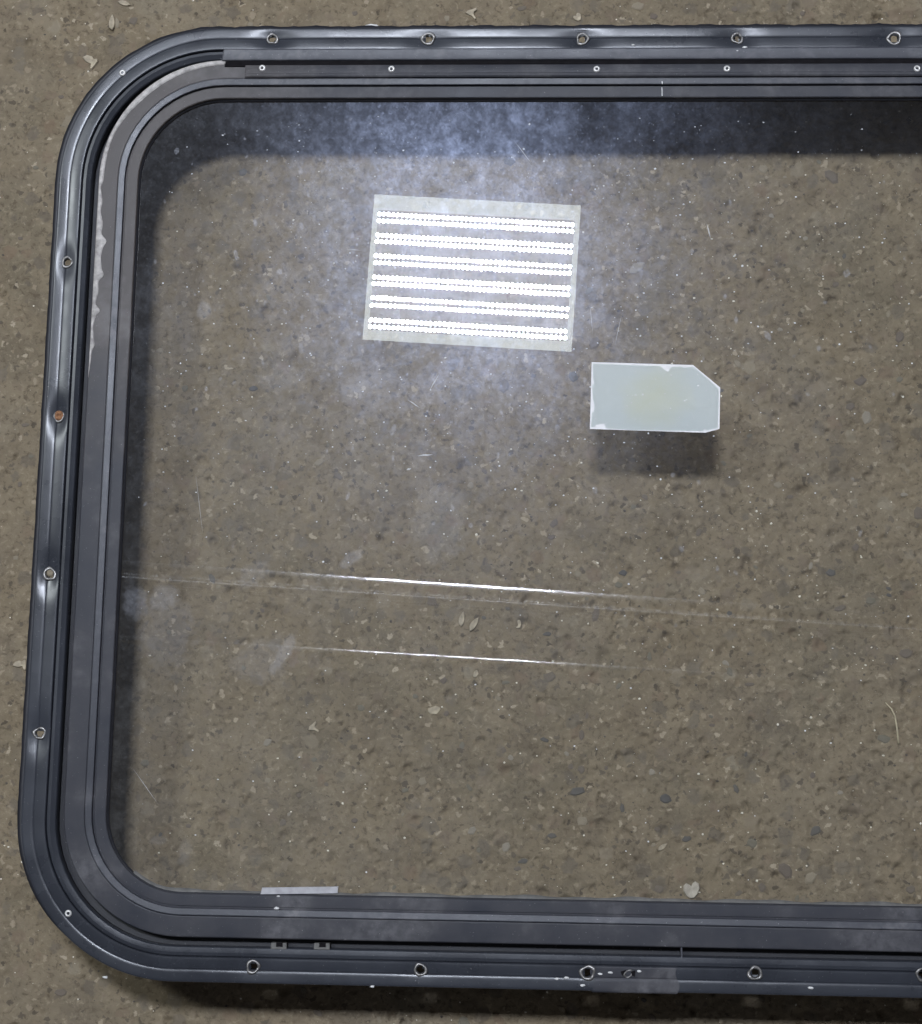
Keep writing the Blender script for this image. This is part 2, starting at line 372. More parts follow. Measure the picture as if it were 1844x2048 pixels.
# pits left by lost sand grains
NP = 3600
px_ = rng.uniform(-.11, .63, NP); py_ = rng.uniform(-.09, .68, NP)
pr_ = rng.gamma(2.2, .00065, NP) + .0008
pd_ = rng.uniform(.35, 1.0, NP) * np.minimum(pr_ * 1.2, .0030)
keep_p = np.clip((px_ - .20) * 1.6 - (py_ - .30) * .9 + .45, .18, 1.0)
for k in range(NP):
    if rng.random() > keep_p[k]: continue
    r = pr_[k] * 2.2
    i0, i1 = np.searchsorted(gx, (px_[k] - r, px_[k] + r)); j0, j1 = np.searchsorted(gy, (py_[k] - r, py_[k] + r))
    if i1 <= i0 or j1 <= j0: continue
    an = rng.uniform(0, 3.14); ca, sa = math.cos(an), math.sin(an); el = rng.uniform(1.0, 2.0)
    dx = FX[j0:j1, i0:i1] - px_[k]; dy = FY[j0:j1, i0:i1] - py_[k]
    u = dx * ca + dy * sa; w = (-dx * sa + dy * ca) * el
    H[j0:j1, i0:i1] -= pd_[k] * np.exp(-((u * u + w * w) / pr_[k] ** 2) ** 1.5)
H -= H.max() * .35
fade = np.clip(1 - (np.maximum(np.abs(FX - .27) - .42, 0) + np.maximum(np.abs(FY - .30) - .44, 0)) * 1.2, .05, 1)
H *= fade
# choose where stones show, and seat each in the surface
chosen = list(STONES)
placed = [(q[0], q[1], q[2]) for q in STONES]
while len(chosen) < len(STONES) + 210:
    x = random.uniform(-.08, .575); y = random.uniform(-.055, .65)
    w = min(1, max(.16, (x - .20) * 1.6 - (y - .30) * .9 + .45))
    if random.random() > w: continue
    r = random.uniform(.0014, .0030) * random.choice((1, 1, 1, 1.4, 1.8))
    if any((x - a) ** 2 + (y - b) ** 2 < (r + c) ** 2 * 1.6 for a, b, c in placed): continue
    placed.append((x, y, r))
    chosen.append((x, y, r, random.uniform(1, 2.0), random.uniform(0, 180), random.choice(('umber', 'umber', 'umber', 'olive', 'olive', 'olive', 'tan', 'tan', 'slate', 'pale'))))
for x, y, r, asp, ang, kd in chosen:
    R_ = r * math.sqrt(asp) * 1.6
    i0, i1 = np.searchsorted(gx, (x - R_, x + R_)); j0, j1 = np.searchsorted(gy, (y - R_, y + R_))
    if i1 <= i0 or j1 <= j0: continue
    dx = FX[j0:j1, i0:i1] - x; dy = FY[j0:j1, i0:i1] - y
    ca, sa = math.cos(math.radians(ang)), math.sin(math.radians(ang)); q = math.sqrt(asp)
    e = np.sqrt(((dx * ca + dy * sa) / (r * q)) ** 2 + ((-dx * sa + dy * ca) * q / r) ** 2)
    w = np.clip((1.5 - e) / .5, 0, 1)
    h0 = float(H[j0:j1, i0:i1].mean())
    H[j0:j1, i0:i1] = H[j0:j1, i0:i1] * (1 - w) + (h0 - .0002) * w
def floor_z(x, y):
    i = min(max(int(np.searchsorted(gx, x)), 0), len(gx) - 1); j = min(max(int(np.searchsorted(gy, y)), 0), len(gy) - 1)
    return float(H[j, i])
V = np.stack([FX, FY, H], -1).reshape(-1, 3)
floor = link('concrete_floor', np_grid_mesh(V, len(gx), len(gy)), None, M['concrete'], kind='structure')

# stones showing in the worn surface, each its own piece
def stone_mesh(seed, mat):
    r = random.Random(seed)
    n = r.choice((7, 8, 9))
    a0 = r.random() * 6.28
    angs = sorted(a0 + (i + r.uniform(-.32, .32)) * 6.283 / n for i in range(n))
    rad = [r.uniform(.72, 1.12) for _ in range(n)]
    v = []; f = []
    for ring, (k, z) in enumerate(((1.0, -.45), (.93, .02), (.66, .13))):
        for i in range(n):
            v.append((math.cos(angs[i]) * rad[i] * k, math.sin(angs[i]) * rad[i] * k, z + r.uniform(-.04, .04) * (ring > 0)))
    v.append((0, 0, .14))
    for g in range(2):
        for i in range(n):
            j = (i + 1) % n
            f.append((g * n + i, g * n + j, (g + 1) * n + j, (g + 1) * n + i))
    for i in range(n): f.append((2 * n + i, 2 * n + (i + 1) % n, 3 * n))
    me = mesh_from(v, f, False, 'stone'); me.materials.append(mat)
    return me
stone_lib = {k: [stone_mesh(hash(k) % 97 + i * 13 if False else sum(map(ord, k)) + i * 13, M[k]) for i in range(6)] for k in ('slate', 'umber', 'tan', 'pale', 'olive')}
def put_stone(x, y, r, asp, ang, kind):
    me = random.choice(stone_lib[kind])
    o = link('stone', me, floor)
    q = math.sqrt(asp)
    o.scale = (r * q, r / q, r * .7)
    o.rotation_euler = (0, 0, math.radians(ang))
    o.location = (x, y, floor_z(x, y) + .0002)
for q in chosen: put_stone(*q)

def scatter(name, mat, n, rmin, rmax, zfun, area, weight, flat=.6, parent=None, kind='stuff', seed=3):
    r = np.random.default_rng(seed)
    vv = []; ff = []
    made = 0
    while made < n:
        x = r.uniform(area[0], area[1]); y = r.uniform(area[2], area[3])
        if r.random() > weight(x, y): continue
        s = rmin + (rmax - rmin) * r.random() ** 3
        b = len(vv); a0 = r.uniform(0, 6.28); el = r.uniform(.55, 1.0); z = zfun(x, y)
        for i in range(5):
            a = a0 + i * 1.2566; k = r.uniform(.7, 1.15)
            ex = math.cos(a) * s * k; ey = math.sin(a) * s * k * el
            vv.append((x + ex, y + ey, z))
        vv.append((x, y, z + s * flat))
        for i in range(5): ff.append((b + i, b + (i + 1) % 5, b + 5))
        made += 1
    return link(name, mesh_from(vv, ff, False, name), parent, mat, kind=kind)

wf = lambda x, y: min(1, max(.25, (x - .20) * 1.4 - (y - .30) * .7 + .5))
scatter('pale_grit', M['grit'], 2300, .00022, .00105, lambda x, y: floor_z(x, y) - .0001, (-.10, .62, -.08, .67), wf, .6, floor)
scatter('dark_grit', M['darkgrit'], 2400, .0003, .0013, lambda x, y: floor_z(x, y) - .0001, (-.10, .62, -.08, .67), wf, .35, floor, seed=5)

# ------------------------------------------------------------------ loose bits lying on the floor
def flake(name, at, outline, size, rot, label, cat, group=None, mat='flake', lift=.0007, curl=.25):
    n = len(outline)
    v = []; f = []
    for k, (x, y) in enumerate(outline):
        z = curl * (x * x * .6 + (y * .4) ** 2)
        v.append((x * size, y * size, z * size))
    for k, (x, y) in enumerate(outline):
        z = curl * (x * x * .6 + (y * .4) ** 2)
        v.append((x * size * .9, y * size * .9, z * size + .16 * size))
    cx = sum(p[0] for p in outline) / n; cy = sum(p[1] for p in outline) / n
    v.append((cx * size, cy * size, .14 * size))
    for i in range(n):
        j = (i + 1) % n
        f.append((i, j, n + j, n + i)); f.append((n + i, n + j, 2 * n))
    o = link(name, mesh_from(v, f, False, name), None, M[mat], label, cat, group)
    o.location = (at[0], at[1], floor_z(*at) + lift * .3)
    o.rotation_euler = (0, 0, math.radians(rot))
    return o
oval = [(math.cos(a) * (1 + .12 * math.sin(3 * a)), .62 * math.sin(a) * (1 + .1 * math.cos(5 * a))) for a in np.linspace(0, 6.283, 11)[:-1]]
heart = [(-.95, .1), (-.8, .62), (-.45, .85), (-.1, .6), (.05, .42), (.25, .75), (.6, .9), (.95, .55), (.95, .05), (.6, -.55), (.15, -.95), (-.35, -.9), (-.75, -.5)]
leaf = [(-1, -.1), (-.6, .3), (-.1, .42), (.5, .3), (1.0, .02), (.5, -.22), (0, -.32), (-.6, -.3)]
hook = [(-.9, .2), (-.5, .6), (.1, .65), (.8, .75), (.75, .45), (.3, .3), (.2, -.2), (.45, -.85), (.25, -.95), (-.1, -.35), (-.5, -.1)]
tailf = [(-1, .2), (-.6, .6), (0, .6), (.35, .3), (.7, .45), (.9, .2), (.75, -.3), (.5, -.9), (.3, -.9), (.35, -.3), (0, -.25), (-.5, -.2)]
flake('pale_flake', FLAKES['heart'], heart, .0056, 10, 'pale heart-shaped flake against the bottom rail of the window', 'flake', mat='heart')
flake('wood_chip', FLAKES['chipA'], leaf, .0052, 78, 'upright pale wood chip, left one of the pair under the streak reflections', 'chip')
flake('wood_chip', FLAKES['chipB'], leaf, .0056, 55, 'slanted thin wood chip, right one of the pair under the streak reflections', 'chip')
flake('wood_chip', FLAKES['chipC'], heart, .0028, 30, 'small pale chip right of the pair of wood chips', 'chip')
flake('bark_curl', FLAKES['curl'], hook, .0042, 35, 'small curled tan flake in the lower left under the glass', 'flake')
flake('pale_pebble', FLAKES['oval'], oval, .0044, 10, 'smooth pale oval pebble low under the middle of the glass', 'pebble', curl=.05)
flake('tan_crumb', FLAKES['tiny'], oval, .0025, 70, 'tiny tan crumb just below the lower streak reflection', 'crumb')
flake('tan_bean', FLAKES['bean'], leaf, .0038, 35, 'bright tan bean-shaped chip near the bottom right under the glass', 'chip')
flake('pale_flake', FLAKES['corner'], tailf, .0062, -15, 'pale flake with a tail outside the upper left corner of the frame', 'flake')
flake('pale_flake', FLAKES['hook'], hook, .0050, 10, 'pale hooked flake above the middle of the top rail', 'flake')
flake('tan_husk', FLAKES['oval2'], leaf, .0060, 88, 'long tan husk above the upper left corner', 'husk')
flake('tan_husk', FLAKES['corner2'], leaf, .0050, -20, 'tan husk cut by the top edge of the picture', 'husk')
flake('pale_flake', FLAKES['left'], tailf, .0050, 20, 'pale flake outside the left rail near the lowest hole', 'flake')
flake('pale_flake', FLAKES['topchip'], heart, .0030, 40, 'small pale flake above the top rail right of centre', 'flake')

def tube(points, r, seg=6):
    pts = [Vector(p) for p in points]; v = []; f = []
    for i, p in enumerate(pts):
        d = (pts[min(i + 1, len(pts) - 1)] - pts[max(i - 1, 0)]).normalized()
        a = d.cross(Vector((0, 0, 1)));
        if a.length < 1e-6: a = Vector((1, 0, 0))
        a.normalize(); b = d.cross(a)
        rr = r[i] if isinstance(r, (list, tuple)) else r
        for k in range(seg):
            an = 6.28318 * k / seg
            v.append(p + a * math.cos(an) * rr + b * math.sin(an) * rr)
    for i in range(len(pts) - 1):
        for k in range(seg):
            l = (k + 1) % seg
            f.append((i * seg + k, i * seg + l, (i + 1) * seg + l, (i + 1) * seg + k))
    f.append(tuple(range(seg))[::-1]); f.append(tuple((len(pts) - 1) * seg + k for k in range(seg)))
    return mesh_from(v, f, True, 'tube')
link('straw', tube([(x, y, floor_z(x, y) + .0008) for x, y in STRAW], [.0003, .0005, .0006, .0007, .0007]), None, M['straw'],
     'short curved straw under the right side of the glass', 'straw')

# ------------------------------------------------------------------ the window
ZT = .064            # top of the flange
ZG = .0570           # top face of the pane
window = link('camper_window', None, None, None,
              'black framed window with rounded corners lying flat on the concrete', 'window')

def rr_path(x0, x1, y0, y1, r, step, seen=.60):
    """closed rounded rectangle, anticlockwise from the lower left: list of (point, inward normal); r = (bl, br, tr, tl)"""
    out = []
    bl, br, tr, tl = r
    def straight(a, b, n):
        a = np.array(a); b = np.array(b); L = np.linalg.norm(b - a); t = 0.0
        while t < L - 1e-9:
            p = a + (b - a) * t / L
            out.append((p, n)); t += step if p[0] < seen else max(step, .02)
    def arc(c, rad, a0):
        n = max(14, int(rad * 1.57 / max(step, .004)))
        for i in range(n):
            a = a0 + (math.pi / 2) * i / n
            d = np.array((math.cos(a), math.sin(a)))
            out.append((np.array(c) + d * rad, -d))
    straight((x0 + bl, y0), (x1 - br, y0), np.array((0., 1.)))
    arc((x1 - br, y0 + br), br, -math.pi / 2)
    straight((x1, y0 + br), (x1, y1 - tr), np.array((-1., 0.)))
    arc((x1 - tr, y1 - tr), tr, 0)
    straight((x1 - tr, y1), (x0 + tl, y1), np.array((0., -1.)))
    arc((x0 + tl, y1 - tl), tl, math.pi / 2)
    straight((x0, y1 - tl), (x0, y0 + bl), np.array((1., 0.)))
    arc((x0 + bl, y0 + bl), bl, math.pi)
    return out

def warp(x, y):
    """the frame is a little racked: its left rail leans"""
    return x + .0060 * (y - .30) * max(0., 1 - max(x, 0) / .14), y

def sweep(path, prof, closed_profile=True, dent=None, kill=None, zfun=None):
    n = len(path); m = len(prof); v = []; f = []
    for P, nn in path:
        for o, z in prof:
            x, y = P + nn * o
            x, y = warp(x, y)
            v.append((x, y, z))
    if dent: v = [dent(p) for p in v]
    km = m if closed_profile else m - 1
    for i in range(n):
        j = (i + 1) % n
        for k in range(km):
            l = (k + 1) % m
            f.append((i * m + k, j * m + k, j * m + l, i * m + l))
    if kill: f = [q for q in f if not kill([sum(v[a][c] for a in q) / 4 for c in range(3)])]
    return mesh_from(v, f, True, 'sweep')

def sharp(me, deg=28):
    bm = bmesh.new(); bm.from_mesh(me)
    for e in bm.edges:
        if len(e.link_faces) == 2 and e.calc_face_angle(0) > math.radians(deg): e.smooth = False
    bm.to_mesh(me); bm.free()
    return me

OUT = (-.0086, 1.05, -.0108, .5949)
ROUT = (.097, .097, .103, .103)
outer = rr_path(*OUT, ROUT, .0022)
outer_c = rr_path(*OUT, ROUT, .012)

mm = .001
holes = [(x, y, d) for d, x, y in HOLES]
rgd = random.Random(4)
dent_depth = [rgd.uniform(.0012, .0021) * (.3 if d == 'bottom' else 1) for _, _, d in holes]
dent_sig = [rgd.uniform(.0055, .0080) for _ in holes]
def dent(p):
    x, y, z = p
    if z < ZT - .004: return p
    dz = 0.0
    # long gentle waves from years of bending
    dz += .00018 * math.sin(x * 61 + 1.3) * math.sin(y * 47 + .4)
    for (hx, hy, side), d, s in zip(holes, dent_depth, dent_sig):
        along, across = ((y - hy), (x - hx)) if side == 'left' else ((x - hx), (y - hy))
        q = (along / (s * 1.7)) ** 2 + (across / s) ** 2
        if q < 9: dz -= d * math.exp(-q)
    return (x, y, z + dz)
def kill(c):
    if c[2] < ZT - .0075: return False
    return any((c[0] - hx) ** 2 + (c[1] - hy) ** 2 < .0025 ** 2 for hx, hy, _ in holes)

fl_prof = [(0, -4.0), (.05, -.6), (.22, .0), (.55, .16), (1.4, .21), (2.8, .19), (3.8, .16), (4.8, .12), (5.6, .08), (6.2, .03),
           (6.7, -.06), (7.4, -.20), (7.6, -.34), (7.9, -.30), (8.1, -.06), (8.8, .02), (9.8, .12), (10.8, .20), (11.8, .24), (12.8, .27),
           (13.7, .28), (14.4, .22), (14.9, -.2), (15.1, -1.4), (15.1, -5.5), (13, -4.6), (11, -3.2), (8, -2.6), (5, -2.6), (2.4, -2.6), (.9, -4.0)]
fl_prof = [(o * mm, ZT + z * mm) for o, z in fl_prof]
flange_me = sharp(sweep(outer, fl_prof, True, dent, kill), 34)
link('outer_flange', flange_me, window, M['paint'])
# old black butyl tape squeezed out under the flange along the left and the top
def tape():
    path = rr_path(-.0116, 1.05, -.0070, .5968, (.094, .094, .104, .104), .003)
    v = []; f = []; n = len(path); m = 4
    for P, nn in path:
        k = P[0] * 173 + P[1] * 131
        w = (.5 * math.sin(k) + .4 * math.sin(k * 2.3 + 1) + .35 * math.sin(k * 5.1 + 2)) * .0006
        if P[1] < .58: w *= .35
        for o, z in ((w, ZT - .0060), (w + .0003, ZT - .0009), (.0042, ZT - .0006), (.0046, ZT - .0060)):
            x, y = warp(*(P + nn * o)); v.append((x, y, z))
    for i in range(n):
        j = (i + 1) % n
        for k in range(m): f.append((i * m + k, j * m + k, j * m + (k + 1) % m, i * m + (k + 1) % m))
    return mesh_from(v, f, True, 'tape')
link('butyl_tape', tape(), window, M['rubber'])

# ledge and drainage channel between flange and sash, and the deep wall that stands on the floor
body_prof = [(13.5, -6.6), (21.0, -6.6), (21.0, -10.0), (31.0, -10.0), (31.0, -11.6), (21.4, -11.6), (21.4, -63.4), (19.6, -63.4), (19.6, -11.6), (13.5, -8.0)]
link('frame_body', sharp(sweep(outer_c, [(o * mm, ZT + z * mm) for o, z in body_prof]), 25), window, M['under'])

# painted ledge stepping down from the flange into the channel
ledge_prof = [(14.6, -5.8), (15.0, -2.2), (15.6, -1.6), (17.4, -1.5), (18.3, -1.9), (20.2, -2.6), (20.8, -3.4), (21.1, -6.5), (14.6, -6.5)]
link('channel_ledge', sharp(sweep(outer_c, [(o * mm, ZT + z * mm) for o, z in ledge_prof]), 22), window, M['paint'])

INN = (.0428, .9985, .0412, .5479)
RIN = (.048, .048, .055, .055)
inner = rr_path(*INN, RIN, .006)
# the sash that clasps the pane: measured outward from its inner edge
sa_prof = [(.2, -8.6), (0, -4.2), (.3, -3.3), (.8, -3.05), (1.5, -3.0), (7.2, -2.95), (7.5, -3.7), (13.0, -3.7), (13.3, -1.9), (13.8, -1.75),
           (24.4, -1.35), (25.2, -1.40), (25.7, -1.8), (26.0, -2.6), (26.0, -8.4), (24.5, -9.4), (2.0, -9.4)]
link('sash', sharp(sweep(inner, [(-o * mm, ZT + z * mm) for o, z in sa_prof][::-1]), 9), window, M['sash'])
# raised rib that runs round the sash
rib_prof = [(8.4, -4.2), (8.55, -1.65), (8.9, -1.40), (12.2, -.97), (12.7, -1.02), (13.0, -1.5), (13.1, -4.2)]
link('rib', sharp(sweep(inner, [(-o * mm, ZT + z * mm) for o, z in rib_prof][::-1]), 12), window, M['rib'])
# black rubber line between sash and glass
gk = [(-1.0, -7.15), (-1.05, -6.2), (-.4, -5.3), (.1, -5.1), (.1, -7.15)]
link('gasket', sharp(sweep(inner, [(-o * mm, ZT + z * mm) for o, z in gk][::-1]), 40), window, M['rubber'])

# pane
def poly_slab(path, o, z0, z1):
    pts = [warp(*(P + nn * o)) for P, nn in path]; n = len(pts)
    v = [(x, y, z1) for x, y in pts] + [(x, y, z0) for x, y in pts]
    f = [tuple(range(n)), tuple(range(2 * n - 1, n - 1, -1))]
    for i in range(n):
        j = (i + 1) % n
        f.append((j, i, n + i, n + j))
    return mesh_from(v, f, False, 'slab')
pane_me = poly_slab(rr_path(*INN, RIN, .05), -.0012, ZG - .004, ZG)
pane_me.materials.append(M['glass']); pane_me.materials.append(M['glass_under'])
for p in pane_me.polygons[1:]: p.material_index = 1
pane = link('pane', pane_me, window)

# hinge bar along the top: an upper bar, a slot and a lower strip held by screws
def bar(name, x0, x1, prof, mat, parent, cut=.0):
    m = len(prof); v = []; f = []
    xs = [x0, x0 + .0008] + list(np.arange(x0 + .04, x1, .04)) + [x1]
    for i, x in enumerate(xs):
        for y, z in prof: v.append((x + (cut * (prof[0][0] - y) if i < 2 else 0), y, z - (.0004 if i == 0 else 0)))
    n = len(xs)
    for i in range(n - 1):
        for k in range(m):
            l = (k + 1) % m
            f.append((i * m + k, i * m + l, (i + 1) * m + l, (i + 1) * m + k))
    f.append(tuple(range(m))[::-1]); f.append(tuple((n - 1) * m + k for k in range(m)))
    me = mesh_from(v, f, True, name)
    return link(name, sharp(me, 25), parent, mat)
Z = lambda z: ZT + z * mm
bar('hinge_bar', .0968, .945, [(0.5807, Z(-1.0)), (0.5803, Z(.6)), (0.5794, Z(1.0)), (0.5739, Z(.75)), (0.5729, Z(.45)), (0.5725, Z(-.3)), (0.5733, Z(-3.5)), (0.5801, Z(-3.5))], M['hinge'], window, -.12)
bar('hinge_channel', .0975, .944, [(0.5741, Z(-.55)), (0.5689, Z(-.55)), (0.5689, Z(-4)), (0.5741, Z(-4))], M['hole'], window)
hs = bar('hinge_strip', .1112, .930, [(0.5695, Z(-3.0)), (0.5693, Z(.10)), (0.5687, Z(.35)), (0.5639, Z(.30)), (0.5633, Z(.75)), (0.5618, Z(.85)), (0.5609, Z(.3)), (0.5605, Z(-3.0))], M['sash'], window)

def lathe(prof, n=14, name='lathe'):
    v = []; f = []; m = len(prof)
    for i in range(n):
        a = 6.283185 * i / n
        for r, z in prof: v.append((math.cos(a) * r, math.sin(a) * r, z))
    for i in range(n):
        j = (i + 1) % n
        for k in range(m - 1): f.append((i * m + k, j * m + k, j * m + k + 1, i * m + k + 1))
    return mesh_from(v, f, True, name)
def prism(poly, z0, z1, name='prism'):
    n = len(poly)
    v = [(x, y, z0) for x, y in poly] + [(x, y, z1) for x, y in poly]
    f = [tuple(range(n))[::-1], tuple(range(n, 2 * n))]
    for i in range(n):
        j = (i + 1) % n
        f.append((i, j, n + j, n + i))
    me = mesh_from(v, f, False, name)
    bm = bmesh.new(); bm.from_mesh(me); bmesh.ops.recalc_face_normals(bm, faces=bm.faces); bm.to_mesh(me); bm.free()
    return me

# bare-metal rims round the torn screw holes
def rim_mesh(seed):
    r = random.Random(seed)
    n = 20; v = []; f = []
    a1 = r.uniform(0, 6.28); gapw = r.uniform(.1, .6)
    ph = r.uniform(0, 6.28)
    prof = [(2.0, -2.6), (2.25, -.5), (2.55, .25), (3.0, .42), (3.45, .22), (3.75, -.25), (3.6, -.8)]
    m = len(prof)
    for i in range(n):
        a = 6.283185 * i / n
        q = 1 + .05 * math.sin(2 * a + ph) + .035 * math.sin(5 * a + ph * 2)
        up = .25 * math.sin(a + ph) + .12 * math.sin(3 * a)
        dd = abs((a - a1 + math.pi) % (2 * math.pi) - math.pi)
        low = -.55 if dd < gapw else 0
        for k, (rad, z) in enumerate(prof):
            rr = 2.35 + (rad - 2.35) * (1 + .25 * math.sin(a * 3 + ph)) if rad > 2.3 else rad
            v.append((math.cos(a) * rr * q * mm, math.sin(a) * rr * q * mm, (z + (up if 0 < k < m - 1 else 0) + low * (k > 1)) * mm))
    for i in range(n):
        j = (i + 1) % n
        for k in range(m - 1): f.append((i * m + k, j * m + k, j * m + k + 1, i * m + k + 1))
    me = mesh_from(v, f, True, 'rim'); me.materials.append(M['steel'])
    return me
rims = [rim_mesh(s) for s in range(6)]
for k, ((hx, hy, side), d) in enumerate(zip(holes, dent_depth)):
    o = link('screw_hole', rims[k % 6], window)
    o.location = (hx, hy, ZT + .0009 - d)
    o.rotation_euler = (0, 0, k * 1.9)
    vary = .86 + .22 * ((k * 37) % 10) / 10
    s = 1.2 if side == 'left' else 1.36
    o.scale = (s * .92 * vary, s * .92 * vary, .9)
# one of the left holes still holds a rusted screw
rs = link('rusty_screw', lathe([(3.4 * mm, -1.2 * mm), (3.3 * mm, .1 * mm), (2.6 * mm, .75 * mm), (1.1 * mm, .95 * mm), (.9 * mm, .2 * mm), (0, .15 * mm)], 16), window, M['rust'],
          label='rust-brown screw head in the left rail')
rs.location = (holes[6][0], holes[6][1] + .0006, ZT - dent_depth[6] + .0006)
hx, hy, _ = holes[7]
plug = link('dirt_plug', lathe([(2.9 * mm, -.8 * mm), (2.2 * mm, .2 * mm), (1.0 * mm, .5 * mm), (0, .3 * mm)], 9), window, M['tan'])
plug.location = (hx, hy + .0012, ZT - dent_depth[7] - .0001)

# a second, torn hole beside the third one in the bottom rail
tx, ty = TORN
o = link('torn_hole', rims[2], window); o.location = (tx, ty, ZT + .0006); o.scale = (.8, .6, .8); o.rotation_euler = (0, 0, .6)
for dx, w in ((-.0028, .0017), (.0030, .0014)):
    link('tear', prism([(tx + dx - w, ty + .0012), (tx + dx + w, ty + .0022), (tx + dx + w * .7, ty - .0016), (tx + dx - w * .6, ty - .0008)], ZT - .0005, ZT + .00062), window, M['hole'])
# small rivets in the corners, screws along the hinge strip
riv = lathe([(2.3 * mm, -.6 * mm), (2.2 * mm, .25 * mm), (1.6 * mm, .75 * mm), (1.0 * mm, .8 * mm), (.85 * mm, -.5 * mm)], 14, 'rivet'); riv.materials.append(M['bright_steel'])
rec = lathe([(.95 * mm, -.35 * mm), (.5 * mm, -.4 * mm), (0, -.4 * mm)], 10, 'recess'); rec.materials.append(M['hole'])
for x, y in RIVETS:
    o = link('rivet', riv, window); o.location = (x, y, ZT + .0001)
    link('recess', rec, o)
for k, (x, y) in enumerate(HSCREWS):
    o = link('screw', riv, window); o.location = (x, y, ZT + .0003); o.rotation_euler = (0, 0, k * 1.3)
    o.scale = (1.02, 1.02, 1.0)
    link('recess', rec, o)

# dried sealant left along the outer edge of the sash, upper left
def smear():
    v = []; f = []
    path = rr_path(*INN, RIN, .0015)
    r = random.Random(21)
    run = []
    for P, nn in path:
        if P[0] < .108 and P[1] > .36 and nn[1] <= .001: run.append((P, nn))
    n = len(run); ph = [r.uniform(0, 6.28) for _ in range(4)]
    for i, (P, nn) in enumerate(run):
        s = i / (n - 1)
        env = min(1, s / .10, (1 - s) / .25)
        w = max(.05, env * (3.3 + 1.1 * math.sin(s * 13 + ph[0]) + 2.6 * max(0, math.sin(s * 47 + ph[1])) ** 3 * (s > .45) + .5 * math.sin(s * 71 + ph[2]))) * mm
        for o, z in ((25.3 * mm, ZT - .0011), (25.2 * mm, ZT - .00075), (25.2 * mm - w * .8, ZT - .0007), (25.2 * mm - w, ZT - .0013)):
            x, y = P - nn * o
            x, y = warp(x, y); v.append((x, y, z))
    for i in range(n - 1):
        for k in range(3): f.append((i * 4 + k, i * 4 + k + 1, (i + 1) * 4 + k + 1, (i + 1) * 4 + k))
    return mesh_from(v, f, True, 'smear')
link('sealant_smear', smear(), window, M['sealant'])

# bead of grey sealant squeezed out along the bottom and lower left edge of the glass
def bead():
    run = [(P, nn) for P, nn in rr_path(*INN, RIN, .004) if P[1] < .10 and P[0] < .60 and nn[1] > .75]
    start = max(range(len(run)), key=lambda i: np.linalg.norm(run[i][0] - run[i - 1][0]))
    run = run[start:] + run[:start]
    v = []; f = []; n = len(run)
    for i, (P, nn) in enumerate(run):
        s = P[0]
        w = (1.5 + .45 * math.sin(s * 90) + .35 * math.sin(s * 210 + 1)) * mm
        for o, z in ((-.0002, ZG + .0014), (w * .45, ZG + .0011), (w, ZG + .0001)):
            x, y = P + nn * (o + .0008); x, y = warp(x, y); v.append((x, y, z))
    for i in range(n - 1):
        for k in range(2): f.append((i * 3 + k, (i + 1) * 3 + k, (i + 1) * 3 + k + 1, i * 3 + k + 1))
    return mesh_from(v, f, True, 'bead')
link('sealant_bead', bead(), window, M['bead'])

# sticker on the glass: white backing, blue-grey face torn at its edges
def ring_sheet(outer_poly, inner_poly, z):
    bm = bmesh.new(); edges = []
    for poly in (outer_poly, inner_poly):
        vs_ = [bm.verts.new((x, y, z)) for x, y in poly]
        edges += [bm.edges.new((vs_[i], vs_[(i + 1) % len(vs_)])) for i in range(len(vs_))]
    bmesh.ops.triangle_fill(bm, use_beauty=True, edges=edges, normal=(0, 0, 1))
    me = bpy.data.meshes.new('border'); bm.to_mesh(me); bm.free()
    return me
st = link('sticker', ring_sheet(STICKER, STICKER_IN, ZG + .00030), window, M['paper'], label='pale blue-grey blank sticker with two cut corners on the glass')
link('sticker_face', ring_sheet(STICKER_IN, [], ZG + .00034), st, M['sticker'])
scatter('flecks', M['paper'], 70, .00018, .0007, lambda x, y: ZG + .00035, (.339, .416, .3325, .371), lambda x, y: 1.0 if (x - .40) + (y - .36) < .012 else 0, .3, st, seed=31)
# short pale strip at the bottom edge
link('glazing_strip', prism(STRIP, ZG + .0001, ZG + .0024), window, M['strip'], label='short pale grey strip at the bottom edge of the glass')
# paint mark across the sash at the top
link('paint_mark', prism([(.3811, .5577), (.3816, .5577), (.3818, .5559), (.3813, .5559)], ZT - .0006, ZT + .0001), window, M['seal_white'])
link('paint_mark', prism([(.3812, .5547), (.3816, .5547), (.3818, .5489), (.3813, .5489)], ZT - .0035, ZT - .00255), window, M['seal_white'])
# weep slots in the bottom channel
for x, y in WEEP:
    w = link('weep_slot', prism([(x - .0046, y + .0006), (x + .0046, y + .0006), (x + .0048, y - .0030), (x - .0048, y - .0030)], Z(-9.0), Z(-2.2)), window, M['bead'])
    link('slot', prism([(x - .0016, y + .0008), (x + .0024, y + .0008), (x + .0024, y - .0017), (x - .0016, y - .0017)], Z(-4), Z(-2.1)), w, M['hole'])
